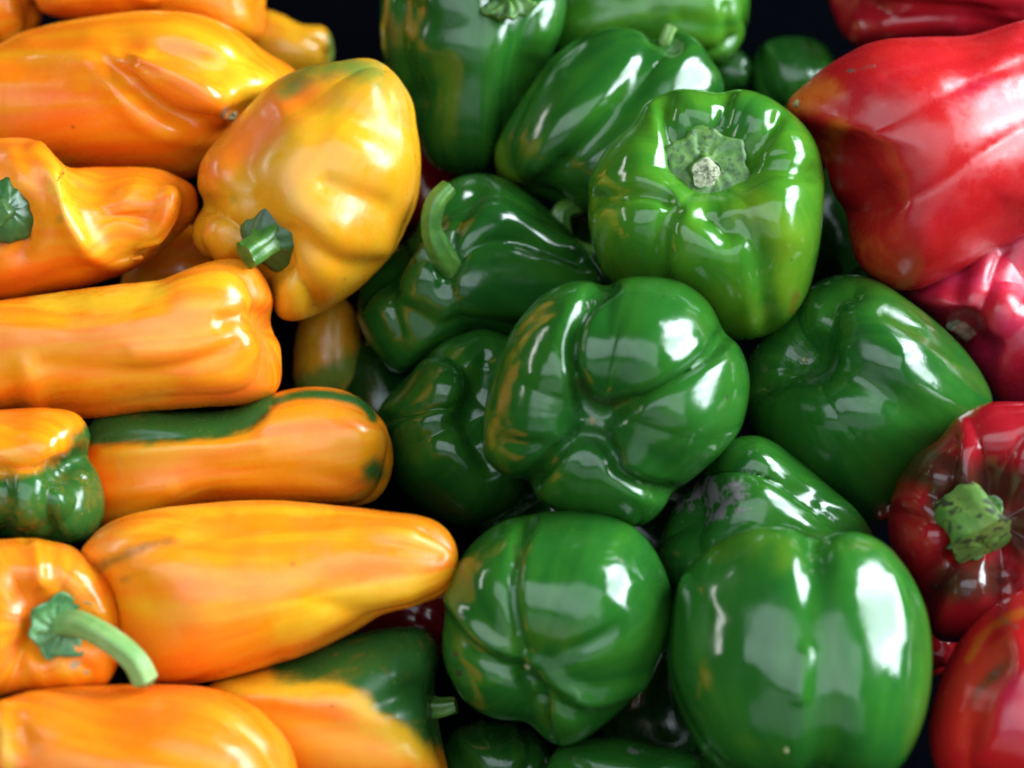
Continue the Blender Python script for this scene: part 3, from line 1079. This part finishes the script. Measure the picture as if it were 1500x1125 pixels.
pepper('bell_pepper', 'small shaded green pepper in the dark gap left of the big red one', GG, 'green',
       [(1100, 105), (1112, 70), (1140, 55), (1180, 54), (1212, 70), (1222, 100), (1205, 150), (1160, 175), (1115, 160)],
       0.045, (0.1, -0.9, 0.3), L=2.0, nu=96, nv=72, lobes=(30, 120, 210, 300), noise=0.03, **BELL)
pepper('bell_pepper', 'glossy green pepper lying diagonally behind the one with the pale cut stem', GG, 'green',
       [(725, 240), (727, 212), (745, 175), (775, 128), (805, 88), (845, 57), (885, 40), (930, 44), (960, 58), (985, 46), (1015, 55),
        (1042, 88), (1060, 125), (1050, 190), (1000, 270), (930, 320), (870, 322), (825, 304), (780, 286), (738, 264)],
       0.088, (-0.74, -0.55, 0.28), center=(885, 190), L=2.4, lobes=(15, 110, 205, 300), roll=-10, tip=0.08, top=0.3, noise=0.025, rough=0.14,
       strokes=[('g', [(985, 60), (930, 130), (880, 190), (830, 240)], 20, -15), ('g', [(965, 100), (900, 110), (800, 230)], 34, 6),
                ('g', [(1000, 90), (960, 160), (900, 260)], 28, 5), ('g', [(968, 58), (985, 66)], 14, -10)],
       paint=[(0, [(730, 215), (735, 250), (775, 278)], 15, 0.85), (0, [(760, 160), (800, 100)], 8, 0.4)],
       stem=dict(at_px=(975, 62), path=[(974, 64, 0), (978, 50, 8), (984, 38, 10)], radii=[9, 8, 9], smat=M_STEM_PALE, cutmat=M_CUT),
       **{**BELL, 'lobe': 0.06, 'crease': 0.03})
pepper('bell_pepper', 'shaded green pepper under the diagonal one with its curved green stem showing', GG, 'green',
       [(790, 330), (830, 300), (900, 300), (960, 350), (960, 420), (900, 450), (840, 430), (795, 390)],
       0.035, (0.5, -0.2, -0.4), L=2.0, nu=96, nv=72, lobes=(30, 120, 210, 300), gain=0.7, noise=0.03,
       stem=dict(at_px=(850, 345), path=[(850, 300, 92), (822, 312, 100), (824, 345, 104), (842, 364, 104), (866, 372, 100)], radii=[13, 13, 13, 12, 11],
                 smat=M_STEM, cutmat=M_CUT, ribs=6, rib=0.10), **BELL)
pepper('bell_pepper', 'bright green upright pepper with a pale cut stem in its star shaped calyx', GG, 'lime',
       [(861, 300), (864, 262), (888, 218), (925, 183), (948, 150), (985, 132), (1020, 131), (1052, 136), (1085, 131), (1125, 142), (1165, 170),
        (1193, 205), (1207, 255), (1205, 320), (1196, 385), (1178, 440), (1150, 478), (1105, 497), (1050, 492), (990, 470), (930, 445),
        (885, 400), (866, 350)],
       0.128, (0.03, -0.52, -0.85), center=(1035, 312), L=2.1, lobes=(25, 100, 150, 205, 270, 330), roll=0, nu=200, nv=160,
       top=0.42, top_w=0.45, tip=0.05, noise=0.015, rough=0.14,
       prof=((0, 1.0), (0.3, 1.05), (0.7, 0.98), (1, 0.85)),
       strokes=[('g', [(1003, 228), (985, 185), (975, 148)], 13, -20), ('g', [(1050, 205), (1060, 170), (1066, 134)], 11, -13),
                ('g', [(1088, 235), (1115, 205), (1142, 170)], 12, -13), ('g', [(1090, 262), (1140, 246), (1192, 252)], 14, -14),
                ('g', [(972, 285), (925, 282), (864, 292)], 13, -16), ('g', [(985, 305), (972, 335), (972, 390), (985, 450)], 13, -13),
                ('g', [(1042, 312), (1064, 338)], 22, -22), ('g', [(1085, 322), (1110, 365), (1120, 430), (1128, 488)], 17, -8),
                ('g', [(935, 225)], 30, 7), ('g', [(922, 335)], 30, 7), ('g', [(1020, 375)], 38, 10), ('g', [(1145, 300), (1150, 340)], 34, 10),
                ('g', [(1018, 162)], 22, 5), ('g', [(1100, 165)], 22, 5), ('g', [(1028, 255)], 54, -10)],
       paint=[(0, [(1100, 300), (1150, 350), (1160, 430)], 42, 0.62), (0, [(1060, 440), (1120, 470)], 40, 0.55), (0, [(868, 290), (875, 330)], 12, 0.6),
              (1, [(1168, 432), (1160, 455)], 9, 0.7), (2, [(1000, 180), (1080, 180)], 40, 0.6)],
       stem=dict(at_px=(1030, 254), calyx=60, cmat=M_CALYX, path=[(1030, 253, 12), (1032, 254, 32), (1034, 254, 38)], radii=[30, 23, 21],
                 smat=M_CALYX, cutmat=M_CUT, cnormal=(0.05, 0.20, 0.97), points=6, spike=0.09, dome=0.02, lift=26, ribs=5, rib=0.07,
                 cutlift=0.3, wave=0.3), boxy=0.74, lobe=0.03, crease=0.0)

pepper('bell_pepper', 'dark green pepper with an upright hooked stem left of the centre', GG, 'green',
       [(524, 455), (528, 412), (560, 375), (600, 345), (622, 305), (648, 272), (690, 254), (735, 260), (785, 292), (835, 338), (872, 385),
        (885, 420), (840, 470), (760, 500), (690, 505), (625, 530), (583, 548), (548, 515), (528, 480)],
       0.075, (0.78, -0.15, -0.35), center=(690, 410), L=2.2, lobes=(40, 130, 215, 310), roll=15, top=0.3, noise=0.03, rough=0.14,
       strokes=[('g', [(652, 375), (665, 320), (700, 275)], 22, -18), ('v', [(660, 385), (700, 360), (760, 350), (850, 380)], 14, -13),
                ('g', [(660, 395), (650, 420)], 16, -9), ('v', [(575, 400), (572, 440), (585, 490)], 10, -9), ('g', [(690, 430)], 40, 8),
                ('g', [(745, 320)], 36, 8), ('g', [(560, 440)], 20, 4), ('v', [(655, 400), (665, 440), (690, 500)], 10, -6)],
       paint=[(1, [(680, 275), (690, 320)], 10, 0.35)],
       stem=dict(at_px=(650, 380), path=[(668, 400, -30), (648, 376, 8), (632, 335, 28), (638, 298, 34), (658, 274, 28)], radii=[30, 19, 14, 14, 12], calyx=38,
                 smat=M_STEM, cutmat=M_BROWN, ribs=6, rib=0.07, cmat=M_STEM_DARK, spike=0.1, dome=0.6, wave=0.6), **BELL)

pepper('bell_pepper', 'dark green pepper tucked under the left side of the central lobed one', GG, 'green',
       [(552, 620), (560, 590), (600, 548), (640, 508), (680, 488), (720, 484), (790, 520), (830, 600), (810, 700), (750, 750), (690, 775),
        (630, 750), (585, 715), (562, 670)],
       0.07, (0.35, 0.25, 0.85), center=(680, 632), L=2.0, lobes=(60, 150, 250, 330), noise=0.03, rough=0.13, gain=0.9,
       strokes=[('v', [(560, 615), (620, 600), (680, 600)], 13, -11), ('g', [(712, 520), (705, 570), (690, 620), (715, 680)], 20, -18),
                ('g', [(640, 650)], 36, 6), ('g', [(650, 550)], 36, 6)],
       paint=[(1, [(590, 580), (640, 515)], 12, 0.3)], **BELL)

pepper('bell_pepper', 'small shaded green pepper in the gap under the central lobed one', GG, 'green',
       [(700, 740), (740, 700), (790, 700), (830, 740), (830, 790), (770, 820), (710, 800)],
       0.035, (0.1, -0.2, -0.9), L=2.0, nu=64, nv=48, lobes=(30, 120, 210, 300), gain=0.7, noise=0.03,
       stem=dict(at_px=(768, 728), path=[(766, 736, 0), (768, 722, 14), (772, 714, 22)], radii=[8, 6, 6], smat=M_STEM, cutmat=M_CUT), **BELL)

pepper('bell_pepper', 'glossy green pepper in the centre showing the deep lobes of its blossom end', GG, 'green',
       [(707, 650), (712, 590), (728, 530), (755, 475), (795, 432), (835, 413), (868, 412), (890, 417), (915, 407), (955, 405), (1000, 414),
        (1035, 440), (1060, 482), (1087, 515), (1098, 560), (1088, 620), (1060, 660), (1022, 695), (990, 720), (965, 752), (935, 771), (885, 765),
        (820, 750), (788, 730), (770, 703), (735, 694), (714, 675)],
       0.132, (-0.16, -0.10, 0.97), center=(895, 585), L=2.0, lobes=(15, 105, 200, 290), nu=220, nv=180, lobe=0.03, crease=0.0, tip=0.02, tip_w=0.5, noise=0.012,
       boxy=0.78, rough=0.13,
       strokes=[('g', [(868, 620)], 50, -34),
                ('g', [(860, 600), (842, 555), (836, 500), (852, 455), (888, 416)], 12, -27),
                ('g', [(885, 608), (940, 582), (1000, 548), (1045, 515), (1064, 488)], 11, -23),
                ('g', [(855, 632), (820, 662), (795, 690), (776, 710)], 11, -19),
                ('g', [(878, 635), (897, 668), (904, 692), (935, 712), (990, 724)], 11, -21),
                ('g', [(938, 505)], 56, 15), ('g', [(1002, 622)], 52, 13), ('g', [(785, 555), (778, 610)], 48, 9), ('g', [(860, 712)], 40, 5),
                ('gt', [(715, 640), (770, 654), (825, 645)], 12, -9), ('gt', [(725, 530), (775, 470), (845, 448)], 9, -4)],
       paint=[(0, [(712, 600), (722, 650), (745, 690)], 10, 0.6), (1, [(850, 560), (870, 585), (900, 590)], 9, 0.5), (2, [(960, 440), (1050, 620)], 50, 0.6),
              (3, [(842, 468), (870, 440)], 4, 0.8)],
       nub=[(867, 617, 5)], gain=1.12)

pepper('bell_pepper', 'broad dark green pepper with a humped end at the right of the green heap', GG, 'green',
       [(1088, 590), (1096, 525), (1128, 480), (1160, 445), (1195, 414), (1240, 402), (1285, 412), (1330, 440), (1375, 475), (1415, 515),
        (1445, 560), (1453, 595), (1430, 640), (1390, 690), (1345, 730), (1300, 765), (1260, 765), (1210, 735), (1160, 700), (1115, 655)],
       0.088, (-0.62, 0.38, 0.62), center=(1268, 585), L=2.1, lobes=(30, 125, 220, 305), nu=180, nv=144, noise=0.025, rough=0.14,
       lobe=0.03, crease=0.0, tip=0.06, boxy=0.74,
       strokes=[('g', [(1178, 528)], 34, -16), ('g', [(1190, 520), (1215, 480), (1225, 445), (1250, 432)], 20, -16), ('g', [(1265, 470), (1310, 520)], 42, 12),
                ('g', [(1215, 545), (1270, 560), (1330, 600)], 24, -9), ('g', [(1300, 455), (1400, 520)], 10, -4), ('v', [(1180, 535), (1150, 560), (1120, 570)], 14, -9),
                ('g', [(1220, 620)], 50, 9), ('g', [(1195, 470), (1170, 490)], 24, 5), ('g', [(1290, 700), (1340, 640), (1360, 610)], 30, -5)],
       paint=[(1, [(1320, 440), (1400, 510)], 8, 0.35)],
       nub=[(1177, 527, 4)])

pepper('bell_pepper', 'green pepper with a grey scuffed scar on its end behind the large front one', GG, 'green',
       [(966, 820), (972, 775), (990, 738), (1022, 702), (1045, 662), (1082, 640), (1122, 642), (1165, 670), (1215, 712), (1262, 755), (1280, 800),
        (1240, 860), (1140, 900), (1040, 890), (985, 862)],
       0.098, (-0.80, 0.15, 0.55), center=(1110, 770), L=2.3, lobes=(50, 140, 230, 320), noise=0.025, rough=0.14, lobe=0.05, crease=0.02, boxy=0.76,
       strokes=[('v', [(1035, 690), (1085, 688), (1140, 705), (1210, 750), (1260, 790)], 13, -13), ('g', [(1080, 735)], 56, 8),
                ('g', [(1110, 665), (1200, 730)], 18, 6), ('g', [(1120, 720), (1200, 780)], 20, 4)],
       paint=[(3, [(1005, 735), (1040, 722), (1075, 728)], 30, 0.75), (3, [(1040, 755), (1085, 748)], 16, 0.62), (2, [(1010, 780), (1060, 780)], 46, 0.7)])

pepper('bell_pepper', 'large smooth green pepper in front with one deep vertical groove', GG, 'green',
       [(977, 960), (983, 900), (998, 845), (1040, 802), (1085, 778), (1130, 772), (1165, 778), (1192, 790), (1225, 781), (1262, 781), (1300, 800),
        (1335, 845), (1358, 900), (1366, 970), (1358, 1040), (1335, 1100), (1300, 1140), (1230, 1165), (1150, 1160), (1075, 1145), (1030, 1105),
        (1000, 1050), (983, 1005)],
       0.128, (0.02, -0.88, 0.38), center=(1172, 965), L=2.2, lobes=(0, 95, 185, 270), roll=4, nu=180, nv=144, lobe=0.05, crease=0.02, noise=0.02, boxy=0.76,
       rough=0.14, tip=0.15,
       strokes=[('g', [(1192, 785), (1195, 850), (1197, 950), (1200, 1040), (1205, 1130)], 30, -8), ('v', [(1192, 785), (1195, 830)], 14, -6),
                ('g', [(1180, 960), (1170, 1020)], 14, 6), ('g', [(1090, 1000), (1140, 1060)], 34, -4),
                ('g', [(1060, 900), (1150, 960)], 30, -2.5), ('g', [(1310, 850), (1330, 930)], 20, 4)],
       paint=[(0, [(1050, 805), (1130, 785), (1150, 810)], 34, 0.62), (2, [(1080, 880), (1090, 1040)], 50, 0.5), (0, [(1090, 1090), (1140, 1100)], 20, 0.45),
              (0, [(1230, 790), (1270, 800)], 18, 0.4), (2, [(1290, 930), (1250, 1000)], 40, 0.6)],
       nub=[(1152, 1098, 3)], gain=1.35)

pepper('bell_pepper', 'round green pepper in front with creases meeting at its blossom end', GG, 'green',
       [(648, 950), (652, 890), (665, 838), (690, 798), (735, 764), (790, 751), (850, 747), (900, 755), (940, 782), (968, 822), (984, 870), (985, 915),
        (968, 965), (935, 1015), (895, 1055), (850, 1085), (820, 1092), (795, 1080), (770, 1058), (725, 1052), (685, 1030), (658, 990)],
       0.118, (-0.22, -0.34, 0.90), center=(816, 915), L=1.9, lobes=(15, 100, 190, 280), nu=180, nv=144, lobe=0.02, crease=0.0, noise=0.012, boxy=0.78, rough=0.13,
       tip=0.03,
       strokes=[('g', [(773, 974)], 28, -12), ('g', [(768, 955), (756, 915), (750, 850), (762, 790), (775, 750)], 10, -12),
                ('f', [(648, 882), (690, 935), (730, 960), (765, 972)], 16, 12), ('g', [(775, 985), (786, 1025), (796, 1090)], 12, -18),
                ('f', [(785, 985), (825, 1022), (880, 1037), (975, 1000)], 16, 12), ('g', [(880, 850)], 52, 5), ('g', [(720, 1000)], 36, 6), ('g', [(700, 860)], 34, 4),
                ('gt', [(930, 900), (870, 940), (790, 970)], 13, -7), ('g', [(845, 1055)], 26, 5)],
       paint=[(0, [(700, 915), (760, 950)], 18, 0.45), (0, [(790, 930), (830, 930)], 30, 0.5), (1, [(755, 800), (757, 830)], 5, 0.7), (3, [(672, 902)], 9, 0.7),
              (1, [(668, 958)], 4, 1.2), (1, [(672, 986)], 5, 1.2), (0, [(780, 1000), (800, 1060)], 10, 0.4)],
       nub=[(772, 976, 4)], gain=1.25)

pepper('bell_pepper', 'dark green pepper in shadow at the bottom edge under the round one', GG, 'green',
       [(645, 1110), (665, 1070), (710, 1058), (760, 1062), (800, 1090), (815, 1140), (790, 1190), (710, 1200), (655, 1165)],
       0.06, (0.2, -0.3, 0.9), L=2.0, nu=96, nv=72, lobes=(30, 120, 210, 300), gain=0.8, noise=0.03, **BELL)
pepper('bell_pepper', 'green pepper mostly below the bottom edge left of the large grooved one', GG, 'green',
       [(800, 1130), (815, 1098), (850, 1082), (910, 1080), (960, 1092), (1010, 1100), (1050, 1120), (1060, 1180), (980, 1230), (860, 1220), (805, 1180)],
       0.09, (0.9, 0.1, 0.3), L=2.2, nu=112, nv=88, lobes=(30, 120, 210, 300), noise=0.03,
       strokes=[('g', [(830, 1110), (850, 1125)], 12, -6)], paint=[(3, [(925, 1098), (945, 1105)], 7, 0.7)], **BELL)
# ================================================================== red peppers
pepper('bell_pepper', 'dark red pepper cut off by the top right edge', GR, 'maroon',
       [(1216, -20), (1222, 25), (1245, 62), (1290, 78), (1370, 80), (1450, 70), (1530, 40), (1560, -20), (1500, -90), (1350, -110), (1250, -80)],
       0.075, (-0.9, 0.0, 0.2), L=2.2, lobes=(40, 130, 220, 310), noise=0.03,
       strokes=[('g', [(1270, 5), (1360, 10), (1490, 22)], 12, -8), ('g', [(1300, 40), (1400, 38)], 18, 5)], **BELL)
pepper('bell_pepper', 'large bright red pepper with an orange flush at its left end', GR, 'red',
       [(1153, 157), (1178, 124), (1225, 88), (1285, 60), (1360, 54), (1420, 52), (1470, 38), (1520, 30), (1590, 60), (1640, 150), (1630, 250), (1570, 320),
        (1510, 345), (1450, 372), (1395, 402), (1340, 424), (1300, 420), (1262, 392), (1244, 345), (1238, 312), (1222, 282), (1206, 235), (1180, 195)],
       0.122, (-0.86, -0.20, 0.42), center=(1385, 225), gain=0.85, L=2.5, lobes=(30, 120, 215, 300), nu=180, nv=144, lobe=0.0, crease=0.0, noise=0.012, boxy=0.6,
       rough=0.29, tip=0.0,
       strokes=[('v', [(1204, 236), (1250, 205), (1330, 165), (1420, 120), (1500, 90)], 14, -4.5), ('v', [(1236, 312), (1290, 306), (1370, 275), (1440, 225), (1520, 180)], 15, -7),
                ('g', [(1235, 270), (1290, 245)], 34, 6), ('g', [(1205, 165), (1260, 130)], 34, 4), ('g', [(1268, 365), (1340, 345)], 34, 6),
                ('v', [(1300, 110), (1400, 85), (1500, 60)], 14, -3)],
       paint=[(0, [(1170, 150), (1215, 130)], 24, 0.7), (0, [(1210, 225), (1225, 190)], 22, 0.7), (0, [(1250, 340), (1300, 390)], 30, 0.4),
              (2, [(1420, 150), (1500, 160)], 60, 0.35), (3, [(1240, 105), (1280, 96)], 5, 0.6)],
       nub=[(1168, 152, 5)])
pepper('bell_pepper', 'magenta red ribbed pepper under the big bright red one at the right edge', GR, 'red',
       [(1315, 430), (1345, 400), (1400, 370), (1460, 340), (1540, 320), (1610, 380), (1620, 490), (1570, 570), (1510, 592), (1465, 585), (1440, 550), (1410, 510),
        (1360, 470)],
       0.08, (-0.1, -0.45, -0.85), center=(1470, 460), L=2.0, lobes=(20, 80, 140, 200, 260, 320), roll=10, noise=0.02, rough=0.33, boxy=0.76, lobe=0.03, crease=0.0,
       strokes=[('g', [(1408, 465), (1400, 430), (1408, 400)], 14, -8), ('g', [(1425, 470), (1452, 420), (1470, 370)], 15, -11), ('g', [(1425, 498), (1465, 505), (1510, 470)], 15, -10),
                ('g', [(1475, 445)], 36, 8), ('g', [(1412, 480)], 22, -8), ('g', [(1400, 540), (1460, 545)], 30, 5)],
       gain=0.72, paint=[(2, [(1380, 430), (1480, 420), (1480, 530)], 110, 0.6)],
       stem=dict(at_px=(1410, 480), path=[(1416, 484, -6), (1408, 478, 8), (1396, 472, 16)], radii=[16, 13, 12], smat=M_BROWN, cutmat=M_CUT))
pepper('bell_pepper', 'dark red ribbed pepper with a thick speckled green stem stub', GR, 'maroon',
       [(1300, 755), (1308, 722), (1335, 672), (1372, 645), (1395, 618), (1425, 598), (1470, 588), (1540, 600), (1600, 680), (1610, 790), (1560, 880), (1500, 930),
        (1420, 940), (1370, 935), (1352, 890), (1325, 840), (1304, 795)],
       0.108, (0.1, -0.12, -0.95), center=(1450, 765), L=1.9, lobes=(15, 70, 125, 180, 235, 300), roll=0, nu=180, nv=144, lobe=0.12, crease=0.05, noise=0.025, boxy=0.75,
       top=0.45, top_w=0.5, rough=0.14,
       strokes=[('v', [(1400, 735), (1392, 690), (1394, 640)], 13, -16), ('v', [(1385, 765), (1345, 760), (1302, 750)], 12, -12), ('v', [(1400, 810), (1370, 850), (1350, 885)], 12, -12),
                ('v', [(1450, 730), (1470, 680), (1500, 640)], 13, -12), ('v', [(1470, 820), (1480, 870), (1480, 910)], 12, -10), ('g', [(1440, 650)], 34, 9),
                ('g', [(1345, 800)], 26, 7), ('g', [(1420, 860)], 28, 8), ('g', [(1360, 700)], 24, 6)],
       paint=[(1, [(1345, 680), (1390, 700), (1385, 735)], 34, 1.2), (1, [(1440, 700), (1500, 720)], 34, 1.0), (1, [(1390, 850), (1440, 850)], 40, 1.0), (2, [(1440, 620), (1480, 640)], 40, 0.9),
              (2, [(1315, 760), (1330, 800)], 22, 0.8), (1, [(1490, 740), (1500, 790)], 30, 0.8), (2, [(1490, 830), (1500, 860)], 24, 0.8)],
       stem=dict(at_px=(1420, 765), calyx=50, cmat=M_CALYX, path=[(1412, 752, -6), (1424, 768, 26), (1440, 794, 46)], radii=[44, 40, 46], smat=M_STEM_SPOT, cutmat=M_STEM_SPOT,
                 cnormal=(-0.1, 0.2, 0.95), points=6, spike=0.15, dome=0.1, lift=6, ribs=4, rib=0.12, cutlift=0.1))
pepper('bell_pepper', 'bright red pepper with yellow and brown streaks in the bottom right corner', GR, 'red',
       [(1360, 1075), (1366, 1030), (1385, 975), (1412, 930), (1450, 892), (1500, 862), (1570, 850), (1640, 900), (1660, 1020), (1630, 1130), (1560, 1190), (1470, 1195),
        (1400, 1170), (1370, 1125)],
       0.122, (-0.3, -0.75, 0.45), center=(1505, 1030), L=2.2, lobes=(30, 120, 215, 300), nu=160, nv=128, noise=0.02, rough=0.18, lobe=0.05, crease=0.02, boxy=0.76,
       strokes=[('g', [(1470, 960), (1440, 1020), (1420, 1080)], 18, -5), ('g', [(1480, 940), (1500, 980)], 24, 5)],
       paint=[(0, [(1418, 965), (1450, 920), (1500, 898)], 9, 0.55), (1, [(1420, 1035), (1445, 1000), (1475, 975)], 12, 0.55), (2, [(1480, 1000), (1480, 1060)], 40, 0.5),
              (3, [(1458, 985), (1470, 978)], 6, 0.9), (3, [(1470, 905), (1490, 920)], 8, 0.6), (3, [(1412, 998)], 5, 0.7)])

# ================================================================== the layer underneath, gap shade put into its darkened skins
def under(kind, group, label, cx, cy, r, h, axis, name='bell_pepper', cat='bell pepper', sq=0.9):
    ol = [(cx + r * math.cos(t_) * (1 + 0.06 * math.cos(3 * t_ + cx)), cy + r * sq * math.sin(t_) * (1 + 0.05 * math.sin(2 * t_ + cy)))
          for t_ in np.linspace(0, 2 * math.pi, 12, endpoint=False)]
    pepper(name, label, group, kind, ol, h, axis, cat=cat, gain=0.4, L=2.1, nu=72, nv=56, lobes=(20, 115, 205, 295), noise=0.03, boxy=0.75,  # low gain darkens the skin colour itself, standing for shade in the gaps
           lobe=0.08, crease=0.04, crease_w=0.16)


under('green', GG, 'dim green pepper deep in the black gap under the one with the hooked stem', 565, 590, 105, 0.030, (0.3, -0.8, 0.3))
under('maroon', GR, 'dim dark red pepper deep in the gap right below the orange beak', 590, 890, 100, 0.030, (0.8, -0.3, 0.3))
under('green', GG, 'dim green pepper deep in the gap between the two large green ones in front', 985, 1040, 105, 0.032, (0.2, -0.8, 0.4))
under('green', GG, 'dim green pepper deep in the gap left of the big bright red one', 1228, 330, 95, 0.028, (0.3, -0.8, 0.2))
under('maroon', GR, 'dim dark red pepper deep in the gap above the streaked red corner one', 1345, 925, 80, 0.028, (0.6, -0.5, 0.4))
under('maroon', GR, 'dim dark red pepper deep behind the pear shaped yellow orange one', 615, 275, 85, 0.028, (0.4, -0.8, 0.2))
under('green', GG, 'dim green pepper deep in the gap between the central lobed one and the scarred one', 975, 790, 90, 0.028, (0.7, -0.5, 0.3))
